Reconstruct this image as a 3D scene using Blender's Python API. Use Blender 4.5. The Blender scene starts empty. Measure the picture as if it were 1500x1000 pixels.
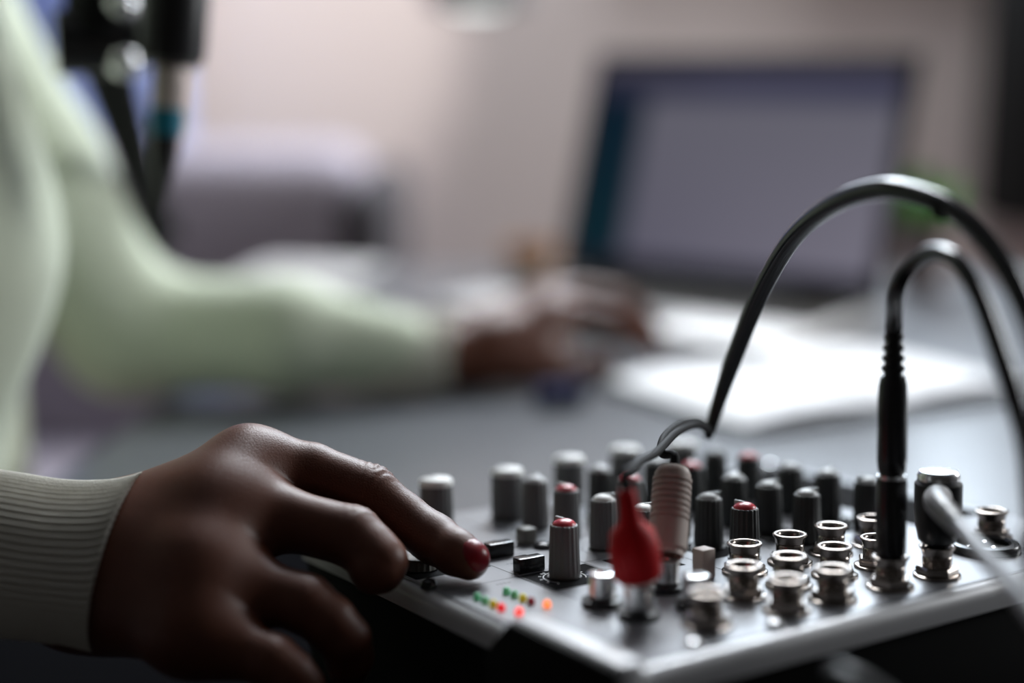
import bpy, bmesh, math, random
import numpy as np
from mathutils import Vector, Matrix, Quaternion
random.seed(7)
sc = bpy.context.scene
COL = sc.collection
R = math.radians
# ------------------------------------------------------------------ camera
ZD = 0.74                      # desk top
CAM = Vector((0, 0, ZD + 0.227))
TH = R(11.4)
F = 50 / 36 * 1500
RT = Vector((1, 0, 0)); FW = Vector((0, math.cos(TH), -math.sin(TH))); UP = Vector((0, math.sin(TH), math.cos(TH)))
cd = bpy.data.cameras.new('camera'); cam = bpy.data.objects.new('camera', cd); COL.objects.link(cam)
cam.location = CAM; cam.rotation_euler = (R(90) - TH, 0, 0)
cd.lens = 50; cd.sensor_width = 36; cd.clip_start = 0.02; cd.clip_end = 50
cd.dof.use_dof = True; cd.dof.focus_distance = 0.466; cd.dof.aperture_fstop = 2.15; cd.dof.aperture_blades = 0
sc.camera = cam

def cw(p):                     # measured (x right, y down, z forward) in mm -> world metres
    return CAM + (RT * p[0] - UP * p[1] + FW * p[2]) * 0.001
def at(x, y, z):               # where the sight line of a spot in the photograph is at depth z (mm)
    return cw(((x - 750) / F * z, (y - 500) / F * z, z))
def on(x, y, h=0.0):           # the point of that sight line at height h (m) above the desk
    d = RT * ((x - 750) / F) - UP * ((y - 500) / F) + FW
    return CAM + d * ((ZD + h - CAM.z) / d.z)

# ------------------------------------------------------------------ materials
def mat(name, color, rough=0.5, metal=0.0, spec=0.5, emit=None, es=0.0, bump=None, noise=None, sss=0.0, coat=0.0, trans=0.0, sheen=0.0):
    m = bpy.data.materials.new(name); m.use_nodes = True
    nt = m.node_tree; b = nt.nodes['Principled BSDF']
    b.inputs['Base Color'].default_value = (*color, 1); b.inputs['Roughness'].default_value = rough
    b.inputs['Metallic'].default_value = metal; b.inputs['Specular IOR Level'].default_value = spec
    if coat: b.inputs['Coat Weight'].default_value = coat; b.inputs['Coat Roughness'].default_value = 0.12
    if trans: b.inputs['Transmission Weight'].default_value = trans
    if sheen: b.inputs['Sheen Weight'].default_value = sheen
    if emit: b.inputs['Emission Color'].default_value = (*emit, 1); b.inputs['Emission Strength'].default_value = es
    if sss:
        b.inputs['Subsurface Weight'].default_value = sss; b.inputs['Subsurface Radius'].default_value = (1, .35, .2)
        b.inputs['Subsurface Scale'].default_value = 0.003
    tc = nt.nodes.new('ShaderNodeTexCoord')
    if noise:                  # (scale, amount): colour mottling
        n = nt.nodes.new('ShaderNodeTexNoise'); n.inputs['Scale'].default_value = noise[0]; n.inputs['Detail'].default_value = 4
        mx = nt.nodes.new('ShaderNodeMix'); mx.data_type = 'RGBA'
        mx.inputs[6].default_value = (*[c * (1 - noise[1]) for c in color], 1)
        mx.inputs[7].default_value = (*[min(1, c * (1 + noise[1])) for c in color], 1)
        nt.links.new(tc.outputs['Object'], n.inputs['Vector']); nt.links.new(n.outputs['Fac'], mx.inputs[0])
        nt.links.new(mx.outputs[2], b.inputs['Base Color'])
    if bump:                   # (scale, distance m)
        n2 = nt.nodes.new('ShaderNodeTexNoise'); n2.inputs['Scale'].default_value = bump[0]; n2.inputs['Detail'].default_value = 3
        bp = nt.nodes.new('ShaderNodeBump'); bp.inputs['Distance'].default_value = bump[1]; bp.inputs['Strength'].default_value = 1
        nt.links.new(tc.outputs['Object'], n2.inputs['Vector']); nt.links.new(n2.outputs['Fac'], bp.inputs['Height'])
        nt.links.new(bp.outputs['Normal'], b.inputs['Normal'])
    return m

M = {}
M['knob_gray'] = mat('knob_gray', (.135, .135, .135), .42)
M['knob_black'] = mat('knob_black', (.026, .028, .028), .38)
M['cap_red'] = mat('cap_red', (.52, .03, .045), .3)
M['cap_white'] = mat('cap_white', (.88, .88, .86), .5)
M['cap_gray'] = mat('cap_gray', (.48, .49, .49), .42)
M['pointer'] = mat('pointer', (.4, .42, .42), .4)
M['black'] = mat('black_plastic', (.010, .010, .011), .38)
M['black_gloss'] = mat('black_gloss', (.012, .012, .013), .22)
M['rubber'] = mat('black_rubber', (.008, .008, .009), .7, spec=.12)
M['cord_black'] = mat('cord_black', (.006, .006, .007), .21)
M['mat_cloth'] = mat('mat_cloth', (.006, .006, .007), 1.0, spec=0.0)  # black of the sheet that stands in for shade on the desk
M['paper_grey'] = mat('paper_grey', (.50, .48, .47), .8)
M['cord_gray'] = mat('cord_gray', (.21, .205, .205), .38)
M['panel'] = mat('panel_paint', (.22, .225, .24), .36, .3, noise=(900, .06))
M['cover'] = mat('cover_metal', (.60, .60, .61), .36, .15)
M['print_black'] = mat('print_black', (.010, .010, .011), .9, spec=.05)
M['print_white'] = mat('print_white', (.6, .6, .6), .5)
M['print_line'] = mat('print_line', (.03, .03, .035), .5)
M['button_gray'] = mat('button_gray', (.17, .165, .15), .45)
M['nickel'] = mat('nickel', (.30, .262, .235), .22, 1.0)
M['steel'] = mat('steel', (.70, .70, .70), .25, 1.0)
M['bore'] = mat('bore', (.01, .01, .01), .6)
M['plug_red'] = mat('plug_red', (.60, .003, .008), .5, spec=.25)
M['plug_white'] = mat('plug_white', (.46, .38, .34), .5, spec=.3)
M['led_green'] = mat('led_green', (.22, .55, .33), .15, emit=(.1, .55, .25), es=.10)
M['led_yellow'] = mat('led_yellow', (.65, .58, .04), .15, emit=(.6, .5, .02), es=.22)
M['led_red'] = mat('led_red', (.8, .02, .03), .15, emit=(1, .02, .03), es=.6)
M['led_dim'] = mat('led_dim_red', (.40, .03, .05), .15)
M['led_orange'] = mat('led_orange', (.9, .3, .1), .15, emit=(1, .24, .07), es=1.2)
M['led_bright'] = mat('led_bright_red', (.9, .1, .1), .15, emit=(1, .07, .05), es=1.2)
M['skin'] = mat('skin', (.115, .038, .020), .45, spec=.34, sss=.10, noise=(90, .16), bump=(1700, .00011))
M['nail'] = mat('nail_polish', (.19, .002, .010), .3, spec=.35)
M['sweater'] = mat('sweater_knit', (.62, .67, .53), .9, spec=.2, sheen=.15, bump=(900, .0003))
M['rib'] = mat('rib_knit', (.62, .595, .52), .9, spec=.2, sheen=.15, bump=(1800, .0003))
M['trousers'] = mat('trousers_cloth', (.36, .24, .25), .85)
M['hair'] = mat('hair', (.01, .008, .007), .5, bump=(400, .002))
M['eye_white'] = mat('eye_white', (.75, .72, .7), .2)
M['shoe'] = mat('shoe', (.03, .03, .03), .5)
M['desk'] = mat('desk_laminate', (.095, .10, .112), .32, noise=(14, .05))
M['desk_leg'] = mat('desk_leg', (.03, .03, .03), .4)
M['paper'] = mat('paper', (.86, .86, .87), .7)
M['paper_edge'] = mat('paper_edge', (.55, .55, .55), .8)
M['cover_dark'] = mat('cover_dark', (.10, .10, .12), .5)
M['alu'] = mat('laptop_shell', (.62, .61, .60), .38, .35)
M['bezel'] = mat('laptop_bezel', (.05, .045, .04), .8, spec=.15)
M['key'] = mat('laptop_key', (.06, .056, .052), .85, spec=.1)
M['navy'] = mat('navy_plastic', (.008, .012, .08), .6, spec=.15)
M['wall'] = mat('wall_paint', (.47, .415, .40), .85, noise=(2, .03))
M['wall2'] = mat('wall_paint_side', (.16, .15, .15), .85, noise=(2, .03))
M['ceiling'] = mat('ceiling_paint', (.22, .22, .22), .9)
M['floor'] = mat('floor_wood', (.34, .25, .24), .5, noise=(6, .2))
M['blue_cloth'] = mat('blue_cloth', (.40, .48, .80), .9, bump=(300, .0008))
M['sofa'] = mat('sofa_cloth', (.35, .315, .365), .95, bump=(300, .0008))
M['sofa_dark'] = mat('sofa_dark', (.035, .03, .035), .9)
M['teal'] = mat('teal_band', (.0, .20, .30), .45)
M['beige_metal'] = mat('beige_metal', (.62, .53, .48), .45, .1)
M['leaf'] = mat('leaf', (.10, .30, .03), .5)
M['pot'] = mat('pot_clay', (.30, .22, .20), .7, noise=(60, .1))
M['soil'] = mat('soil', (.03, .02, .015), .9)
M['orange'] = mat('orange_wood', (.42, .21, .08), .55, noise=(40, .12))
M['lamp_dark'] = mat('lamp_shade_dark', (.06, .05, .05), .5)
M['lamp_glow'] = mat('lamp_diffuser', (.9, .9, .88), .5, emit=(.85, 1, .98), es=1.5)
M['black_matte'] = mat('black_matte', (.006, .006, .006), .8, spec=.15)
M['window_glow'] = mat('window_daylight', (.8, .85, .9), .5, emit=(.76, .88, 1), es=10.0)  # glow of the added pane, serves as backlight
M['frame_white'] = mat('window_frame_paint', (.5, .5, .5), .5)

# laptop screen: a lit display with a title bar, a side column and a page
def screen_mat():
    m = bpy.data.materials.new('laptop_display'); m.use_nodes = True; nt = m.node_tree; b = nt.nodes['Principled BSDF']
    b.inputs['Base Color'].default_value = (.01, .01, .012, 1); b.inputs['Roughness'].default_value = .45; b.inputs['Specular IOR Level'].default_value = .12
    uv = nt.nodes.new('ShaderNodeTexCoord'); sp = nt.nodes.new('ShaderNodeSeparateXYZ'); nt.links.new(uv.outputs['UV'], sp.inputs[0])
    def rng(sock, lo, hi):
        mr = nt.nodes.new('ShaderNodeMapRange'); mr.inputs['From Min'].default_value = lo; mr.inputs['From Max'].default_value = hi
        nt.links.new(sp.outputs[sock], mr.inputs['Value']); return mr.outputs['Result']
    def mix(f, a, c):
        mx = nt.nodes.new('ShaderNodeMix'); mx.data_type = 'RGBA'; nt.links.new(f, mx.inputs[0])
        for s, v in ((6, a), (7, c)):
            if isinstance(v, tuple): mx.inputs[s].default_value = (*v, 1)
            else: nt.links.new(v, mx.inputs[s])
        return mx.outputs[2]
    page = mix(rng('X', .2, 1), (.098, .093, .130), (.170, .160, .205))
    page = mix(rng('Y', .0, .9), page, (.115, .112, .140))
    side = mix(rng('Y', .15, .75), (.0006, .014, .022), (.0006, .009, .020))
    c = mix(rng('X', .175, .205), side, page)
    bar = mix(rng('X', .0, .5), (.014, .015, .032), (.040, .040, .075))
    c = mix(rng('Y', .80, .84), c, bar)
    c = mix(rng('Y', .93, .99), c, (.075, .07, .095))
    c = mix(rng('Y', .04, .015), c, (.014, .016, .034))
    nt.links.new(c, b.inputs['Emission Color']); b.inputs['Emission Strength'].default_value = 1.0
    return m
M['screen'] = screen_mat()

# ------------------------------------------------------------------ mesh helpers
def link(name, me, m=None, parent=None):
    o = bpy.data.objects.new(name, me); COL.objects.link(o)
    if m is not None and me is not None: me.materials.append(m)
    if parent: o.parent = parent
    return o
def tag(o, label=None, cat=None, group=None, kind=None):
    if label: o['label'] = label
    if cat: o['category'] = cat
    if group: o['group'] = group
    if kind: o['kind'] = kind
    return o
def empty(name, loc=(0, 0, 0), mw=None):
    o = bpy.data.objects.new(name, None); COL.objects.link(o); o.empty_display_size = .02
    if mw is not None: o.matrix_world = mw
    else: o.location = loc
    return o

class MB:
    def __init__(s): s.v = []; s.f = []; s.uv = None
    def add(s, vs, fs):
        n = len(s.v); s.v += [tuple(p) for p in vs]; s.f += [tuple(i + n for i in f) for f in fs]; return s
    def box(s, lo, hi, bev=0.0, seg=3, mw=None):
        bm = bmesh.new(); bmesh.ops.create_cube(bm, size=1)
        for v in bm.verts:
            v.co = Vector([lo[i] + (v.co[i] + .5) * (hi[i] - lo[i]) for i in range(3)])
        if bev: bmesh.ops.bevel(bm, geom=bm.edges[:], offset=bev, segments=seg, affect='EDGES', profile=.5)
        s.frombm(bm, mw); return s
    def frombm(s, bm, mw=None):
        bm.verts.index_update()
        s.add([(mw @ v.co if mw else v.co) for v in bm.verts], [[v.index for v in f.verts] for f in bm.faces]); bm.free()
    def lathe(s, prof, seg=32, mw=None, rip=None, closed=True, hexa=None):
        """prof: (r, h) pairs revolved round local z; rip(k, theta) scales r of ring k."""
        vs = []; fs = []; n = len(prof)
        for k, (r, h) in enumerate(prof):
            for j in range(seg):
                t = 2 * math.pi * j / seg; q = r * (rip(k, t) if rip else 1)
                p = Vector((q * math.cos(t), q * math.sin(t), h)); vs.append(mw @ p if mw else p)
        for k in range(n - 1):
            for j in range(seg):
                a = k * seg + j; b = k * seg + (j + 1) % seg
                fs.append((a, b, b + seg, a + seg))
        if closed:
            fs.append(tuple(range(seg))[::-1]); fs.append(tuple((n - 1) * seg + j for j in range(seg)))
        return s.add(vs, fs)
    def tube(s, pts, rad, seg=14, sub=8, cap=True, zmin=None):
        P = catmull(pts, sub); n = len(P)
        if zmin is not None:
            for q in P: q.z = max(q.z, zmin)
        rr = (lambda t: rad) if not callable(rad) else rad
        T = [(P[min(i + 1, n - 1)] - P[max(i - 1, 0)]).normalized() for i in range(n)]
        a = Vector((0, 0, 1)) if abs(T[0].z) < .9 else Vector((1, 0, 0))
        N = (a - T[0] * a.dot(T[0])).normalized(); vs = []; fs = []
        for i in range(n):
            if i: N = (N - T[i] * N.dot(T[i])).normalized()
            B = T[i].cross(N); r = rr(i / (n - 1))
            for j in range(seg):
                t = 2 * math.pi * j / seg; vs.append(P[i] + (N * math.cos(t) + B * math.sin(t)) * r)
        for i in range(n - 1):
            for j in range(seg):
                a_ = i * seg + j; b_ = i * seg + (j + 1) % seg; fs.append((a_, b_, b_ + seg, a_ + seg))
        if cap: fs.append(tuple(range(seg))[::-1]); fs.append(tuple((n - 1) * seg + j for j in range(seg)))
        return s.add(vs, fs)
    def build(s, name, m, parent=None, ang=38, smooth=True):
        me = bpy.data.meshes.new(name); me.from_pydata([tuple(v) for v in s.v], [], s.f); me.validate()
        bm = bmesh.new(); bm.from_mesh(me); bmesh.ops.recalc_face_normals(bm, faces=bm.faces[:]); bm.to_mesh(me); bm.free()
        if smooth:
            me.polygons.foreach_set('use_smooth', [True] * len(me.polygons)); me.set_sharp_from_angle(angle=R(ang))
        return link(name, me, m, parent)

def catmull(pts, sub):
    pts = [Vector(p) for p in pts]
    if len(pts) < 3 or sub < 2: return pts
    Q = [pts[0] * 2 - pts[1]] + pts + [pts[-1] * 2 - pts[-2]]; out = []
    for i in range(1, len(Q) - 2):
        p0, p1, p2, p3 = Q[i - 1:i + 3]
        for k in range(sub):
            t = k / sub
            out.append(.5 * ((2 * p1) + (p2 - p0) * t + (2 * p0 - 5 * p1 + 4 * p2 - p3) * t * t + (3 * p1 - p0 - 3 * p2 + p3) * t ** 3))
    out.append(pts[-1]); return out
def frame(o, z, x=None):
    z = Vector(z).normalized(); x = Vector(x) if x is not None else (Vector((1, 0, 0)) if abs(z.x) < .9 else Vector((0, 1, 0)))
    x = (x - z * x.dot(z)).normalized(); y = z.cross(x)
    m = Matrix((x, y, z)).transposed().to_4x4(); m.translation = Vector(o); return m
def copy_tree(o, parent):
    c = o.copy(); COL.objects.link(c); c.parent = parent
    for ch in o.children: copy_tree(ch, c)
    return c

# ------------------------------------------------------------------ implicit surfaces for organic shapes
def smin(a, b, k):
    h = np.clip(.5 + .5 * (b - a) / k, 0, 1); return b * (1 - h) + a * h - k * h * (1 - h)
def cone(p, a, b, ra, rb):
    a = np.asarray(a, float); b = np.asarray(b, float); ba = b - a; pa = p - a
    t = np.clip(pa @ ba / (ba @ ba + 1e-12), 0, 1)
    return np.linalg.norm(pa - t[:, None] * ba, axis=1) - (ra + (rb - ra) * t)
def ell(p, c, r, rot=None):
    q = p - np.asarray(c, float)
    if rot is not None: q = q @ np.asarray(rot)
    r = np.asarray(r, float); k0 = np.linalg.norm(q / r, axis=1); k1 = np.linalg.norm(q / (r * r), axis=1)
    return k0 * (k0 - 1) / np.maximum(k1, 1e-9)
def nets(Fn, lo, hi, h):
    lo = np.asarray(lo, float); hi = np.asarray(hi, float)
    B = 4; nb = np.ceil((hi - lo) / (h * B)).astype(int) + 1
    ax = [lo[i] + h * B * (np.arange(nb[i]) + .5) - .5 * h for i in range(3)]
    G = np.stack(np.meshgrid(*ax, indexing='ij'), -1).reshape(-1, 3)
    dc = Fn(G); n = nb * B
    D = np.repeat(np.repeat(np.repeat(dc.reshape(nb), B, 0), B, 1), B, 2)
    act = np.abs(dc) < h * B * 2.2
    act3 = np.repeat(np.repeat(np.repeat(act.reshape(nb), B, 0), B, 1), B, 2)
    idx = np.argwhere(act3)
    pts = lo + idx * h
    val = np.empty(len(idx))
    for s in range(0, len(idx), 400000): val[s:s + 400000] = Fn(pts[s:s + 400000])
    D[tuple(idx.T)] = val
    S = D < 0
    nx, ny, nz = n - 1
    acc = np.zeros((nx, ny, nz, 3)); cnt = np.zeros((nx, ny, nz))
    corners = [(i, j, k) for i in (0, 1) for j in (0, 1) for k in (0, 1)]
    sl = lambda c: (slice(c[0], c[0] + nx), slice(c[1], c[1] + ny), slice(c[2], c[2] + nz))
    for c in corners:
        for a in range(3):
            if c[a]: continue
            e = list(c); e[a] = 1; e = tuple(e)
            da = D[sl(c)]; db = D[sl(e)]; cr = S[sl(c)] != S[sl(e)]
            t = np.where(cr, da / np.where(cr, da - db, 1), 0)
            for q in range(3):
                acc[..., q] += np.where(cr, c[q] + (t if q == a else 0), 0)
            cnt += cr
    cell = cnt > 0; ids = -np.ones((nx, ny, nz), int); ids[cell] = np.arange(cell.sum())
    V = lo + h * (np.argwhere(cell) + acc[cell] / cnt[cell][:, None])
    Fs = []
    for a in range(3):
        b, c = (a + 1) % 3, (a + 2) % 3
        s0 = [slice(1, nn - 0) for nn in (nx, ny, nz)]; s0 = [slice(1, nx), slice(1, ny), slice(1, nz)]
        s1 = list(s0)
        s0[a] = slice(0, [nx, ny, nz][a]); s1[a] = slice(1, [nx, ny, nz][a] + 1)
        A = S[tuple(s0)]; Bq = S[tuple(s1)]
        w = np.argwhere(A != Bq)
        if not len(w): continue
        fl = A[tuple(w.T)]
        base = w.copy(); base[:, b] += 1; base[:, c] += 1
        def g(db, dc_):
            q = base.copy(); q[:, b] -= db; q[:, c] -= dc_; return ids[tuple(q.T)]
        q = np.stack([g(1, 1), g(0, 1), g(0, 0), g(1, 0)], 1)
        q[~fl] = q[~fl][:, ::-1]; Fs.append(q)
    return V, np.concatenate(Fs)
def np_mesh(name, V, Fq, scale=.001, smooth_it=1):
    me = bpy.data.meshes.new(name); me.from_pydata((V * scale).tolist(), [], Fq.tolist())
    bm = bmesh.new(); bm.from_mesh(me)
    for _ in range(smooth_it): bmesh.ops.smooth_vert(bm, verts=bm.verts[:], factor=.5, use_axis_x=True, use_axis_y=True, use_axis_z=True)
    bmesh.ops.recalc_face_normals(bm, faces=bm.faces[:]); bm.to_mesh(me); bm.free()
    me.polygons.foreach_set('use_smooth', [True] * len(me.polygons)); return me
def mm(v): return np.array(v) * 1000.0

# ------------------------------------------------------------------ the room
def plane_box(name, lo, hi, m, **k):
    o = MB().box(lo, hi).build(name, M[m], smooth=False); tag(o, **k); return o
XL, XR, YB, YF, ZC = -1.9, 2.3, 2.5, -1.6, 2.6
plane_box('floor', (XL, YF, -.05), (XR, YB, 0), 'floor', label='dark wooden floor under the desk', cat='floor', kind='structure')
plane_box('ceiling', (XL, YF, ZC), (XR, YB, ZC + .05), 'ceiling', label='plain pale ceiling of the room', cat='ceiling', kind='structure')
plane_box('wall_back', (XL - .05, YB, 0), (XR + .05, YB + .05, ZC), 'wall', label='pinkish beige wall behind the laptop', cat='wall', kind='structure')
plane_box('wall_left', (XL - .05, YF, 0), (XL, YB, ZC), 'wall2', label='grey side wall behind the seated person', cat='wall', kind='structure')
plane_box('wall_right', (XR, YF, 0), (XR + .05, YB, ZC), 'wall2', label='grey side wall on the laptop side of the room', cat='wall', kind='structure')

wn = empty('window_1', (.53, YB, 1.20)); tag(wn, 'bright daylight window in the back wall above the laptop', 'window', kind='structure')  # unseen window, added as backlight and for bright reflections on desk and panel
MB().box((-.31, -.006, .0), (.31, -.001, 1.04)).build('window_pane', M['window_glow'], wn, smooth=False)
for lo_, hi_ in (((-.36, -.035, -.05), (.36, -.0005, .0)), ((-.36, -.035, 1.04), (.36, -.0005, 1.09)), ((-.36, -.035, 0), (-.31, -.0005, 1.04)), ((.31, -.035, 0), (.36, -.0005, 1.04)), ((-.31, -.03, .50), (.31, -.0062, .53))):
    MB().box(lo_, hi_, .003, 2).build('window_frame', M['frame_white'], wn)

# ------------------------------------------------------------------ desk
dk = empty('desk', (0.35, .70, 0)); dk.rotation_euler.z = R(-5)
tag(dk, 'dark blue-grey desk that carries the mixer, papers and laptop', 'desk')
MB().box((-.603, -.90, ZD - .028), (.95, .80, ZD), .004).build('table_top', M['desk'], dk)
for x, y in ((-.54, -.84), (.89, -.84), (-.54, .74), (.89, .74)):
    MB().box((x - .025, y - .025, 0), (x + .025, y + .025, ZD - .028), .004).build('leg', M['desk_leg'], dk)

dm = empty('desk_mat', (0.10, .31, ZD)); tag(dm, 'black desk mat lying under the mixer and the near forearm', 'desk mat')  # black sheet added to darken the near desk where shade falls
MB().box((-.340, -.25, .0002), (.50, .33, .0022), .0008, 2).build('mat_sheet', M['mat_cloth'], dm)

# ------------------------------------------------------------------ mixer
nrm = Vector((.0137, .9944, .1045)).normalized()
d1 = Vector((-1379, -200, 2083)).normalized()
d2 = Vector((3136, -262, 2083)); d2 = (d2 - d1 * d2.dot(d1)).normalized(); nrm = d1.cross(d2).normalized()
if nrm.y < 0: nrm = -nrm
N0 = Vector((26.405, 85.377, 366.68))
def dirw(p): return RT * p[0] - UP * p[1] + FW * p[2]
ex, ey, ez = dirw(d2), dirw(d1), -dirw(nrm)
MIX = Matrix((ex, ey, ez)).transposed().to_4x4()
OFF = Vector((.113, .090, -.055))
MIX.translation = cw(N0) + ex * OFF.x + ey * OFF.y + ez * OFF.z
mx = empty('audio_mixer', mw=MIX)
tag(mx, 'small silver and black audio mixing console with rows of rotary knobs under the hand', 'audio mixer')
MIXI = MIX.inverted()
def ml(v, u, h=0): return Vector((v * .001, u * .001, h * .001)) - OFF          # panel mm -> mixer local
def mwd(v, u, h=0): return MIX @ ml(v, u, h)
def mT(v, u, h=0, rz=0): return Matrix.Translation(ml(v, u, h)) @ Matrix.Rotation(rz, 4, 'Z')
def puv(x, y, h=0):            # panel coordinates (v, u) under a spot of the photograph
    d = RT * ((x - 750) / F) - UP * ((y - 500) / F) + FW
    o = mwd(0, 0, h); t = (o - CAM).dot(ez) / d.dot(ez); q = MIXI @ (CAM + d * t) + OFF
    return q.x * 1000, q.y * 1000

V0, V1, U0, U1 = -3, 230, -4.5, 185
# chassis: wedge standing on the desk
def chassis():
    mb = MB(); k = 1.0; pts = []
    r = 5
    outl = []
    for (cv, cu, a0) in ((V1 - r - k, U1 - r - k, 0), (V0 + r + k, U1 - r - k, 90), (V0 + r + k, U0 + r + k, 180), (V1 - r - k, U0 + r + k, 270)):
        for i in range(6):
            a = R(a0 + 90 * i / 5); outl.append((cv + r * math.cos(a), cu + r * math.sin(a)))
    top = [ml(v, u, -6) for v, u in outl]
    bot = []
    for p in top:
        w = MIX @ p; w.z = ZD + .006; bot.append(MIXI @ w)
    n = len(outl); fs = [tuple(range(n)), tuple(range(2 * n - 1, n - 1, -1))]
    for i in range(n): fs.append((i, n + i, n + (i + 1) % n, (i + 1) % n))
    mb.add(top + bot, fs); return mb
chassis().build('chassis', M['black_matte'], mx)
for v, u in ((8, 8), (218, 8), (8, 172), (218, 172)):
    w = mwd(v, u, -6); w.z = ZD + .0025
    p = MIXI @ w; up = (MIXI.to_3x3() @ Vector((0, 0, 1)))
    MB().lathe([(.006, 0), (.0065, .001), (.0055, .0042)], 20, frame(p, up)).build('rubber_foot', M['rubber'], mx)
mb = MB(); bm = bmesh.new(); bmesh.ops.create_cube(bm, size=1)
lo = ml(V0, U0, -8); hi = ml(V1, U1, 0)
for q in bm.verts: q.co = Vector([lo[i] + (q.co[i] + .5) * (hi[i] - lo[i]) for i in range(3)])
ed = [e for e in bm.edges if all(q.co.z > lo.z + .004 for q in e.verts)] + [e for e in bm.edges if abs(e.verts[0].co.z - e.verts[1].co.z) > .004]
bmesh.ops.bevel(bm, geom=ed, offset=.004, segments=6, affect='EDGES', profile=.5)
mb.frombm(bm); mb.build('top_cover', M['cover'], mx)
MB().box(ml(0, 0, 0), ml(227, 181, .4), .0002, 1).build('control_panel', M['panel'], mx)
bm = bmesh.new(); pfl = [(-7, 4.5), (43, 4.5), (51, -3.5), (55, -8), (55, -26), (-7, -26)]
ra = [bm.verts.new(ml(-3.8, u, h)) for u, h in pfl]; rb_ = [bm.verts.new(ml(5.2, u, h)) for u, h in pfl]
bm.faces.new(ra); bm.faces.new(rb_[::-1])
for i in range(6): bm.faces.new((ra[i], rb_[i], rb_[(i + 1) % 6], ra[(i + 1) % 6]))
bmesh.ops.bevel(bm, geom=bm.edges[:], offset=.0022, segments=4, affect='EDGES', profile=.5)
mb = MB(); mb.frombm(bm); mb.build('side_rail', M['cover'], mx)
bm = bmesh.new(); pfl = [(-7.6, 3.2), (42.6, 3.2), (51, -4.8), (55, -9), (55, -27), (-7.6, -27)]
ra = [bm.verts.new(ml(-4.8, u, h)) for u, h in pfl]; rb_ = [bm.verts.new(ml(-3.75, u, h)) for u, h in pfl]
bm.faces.new(ra); bm.faces.new(rb_[::-1])
for i in range(6): bm.faces.new((ra[i], rb_[i], rb_[(i + 1) % 6], ra[(i + 1) % 6]))
bmesh.ops.bevel(bm, geom=bm.edges[:], offset=.0004, segments=2, affect='EDGES', profile=.5)
mb = MB(); mb.frombm(bm); mb.build('side_plate', M['black_matte'], mx)
# printing on the panel
H1, H2 = .43, .46
pr = MB()
def rect(mb, v0, v1, u0, u1, h): mb.add([ml(v0, u0, h), ml(v1, u0, h), ml(v1, u1, h), ml(v0, u1, h)], [(0, 1, 2, 3)])
for v in (42, 73.5, 104.5, 136, 167): rect(pr, v - 9.5 if v > 42 else 29.6, v + (15 if v == 42 else 9.5), 69.5, 90.5, H1)
rect(pr, 1.5, 30, 106, 122, H1)
rect(pr, 186, 222, 60, 176, H1)
pr.build('printed_field', M['print_black'], mx, smooth=False)
ln = MB()
for v in (30.5, 57.5, 88.5, 120, 151.5, 182): rect(ln, v - .25, v + .25, 58, 178, H2)
for u in (92, 113.5, 133.5, 154): rect(ln, 31, 181, u - .2, u + .2, H2)
rect(ln, 0.5, 226, .6, 1.1, H2); rect(ln, .5, 1.0, .6, 180, H2); rect(ln, 2, 30, 90, 90.4, H2)
ln.build('printed_line', M['print_line'], mx, smooth=False)
wt = MB()
def arc(mb, v, u, r, a0, a1, w, h, n=20):
    vs = []; fs = []
    for i in range(n + 1):
        a = R(a0 + (a1 - a0) * i / n)
        for q in (r - w / 2, r + w / 2): vs.append(ml(v + q * math.cos(a), u + q * math.sin(a), h))
    for i in range(n): fs.append((2 * i, 2 * i + 1, 2 * i + 3, 2 * i + 2))
    mb.add(vs, fs)
dk_marks = MB(); dk_marks2 = MB(); dk_rings = MB()
for v in (42, 73.5, 104.5, 136, 167):
    for u in (81, 103, 124, 144):
        if v == 42 and u > 90: continue
        t = wt if u == 81 else dk_rings
        arc(t, v, u, 6.9, -40, 220, .3, H2)
        for a in range(-40, 221, 26): arc(t, v, u, 8.0, a - 1.5, a + 1.5, 1.0, H2, 1)
random.seed(3)
def strokes(mb, v, u, n, s=.55):
    for i in range(n):
        for j in range(2):
            q = v + i * 1.5 + random.uniform(0, .5); y = u + random.uniform(-.5, .5)
            if random.random() < .5: rect(mb, q, q + .3, y, y + 1.3, H2)
            else: rect(mb, q, q + 1.0, y, y + .3, H2)
strokes(wt, 37.5, 87.5, 5); strokes(wt, 39.5, 85.2, 3)
strokes(dk_marks, 35, 104.5, 5); strokes(dk_marks, 36, 102.2, 3); strokes(dk_marks2, 5, 84.5, 4); strokes(dk_marks2, 19, 86, 4)
wt.build('printed_scale', M['print_white'], mx, smooth=False); tag(mx.children[-1], 'white printed scale rings')
for q_ in (dk_marks, dk_marks2): q_.build('printed_lettering', M['print_line'], mx, smooth=False)
dk_rings.build('printed_scale', M['print_line'], mx, smooth=False)

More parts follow.
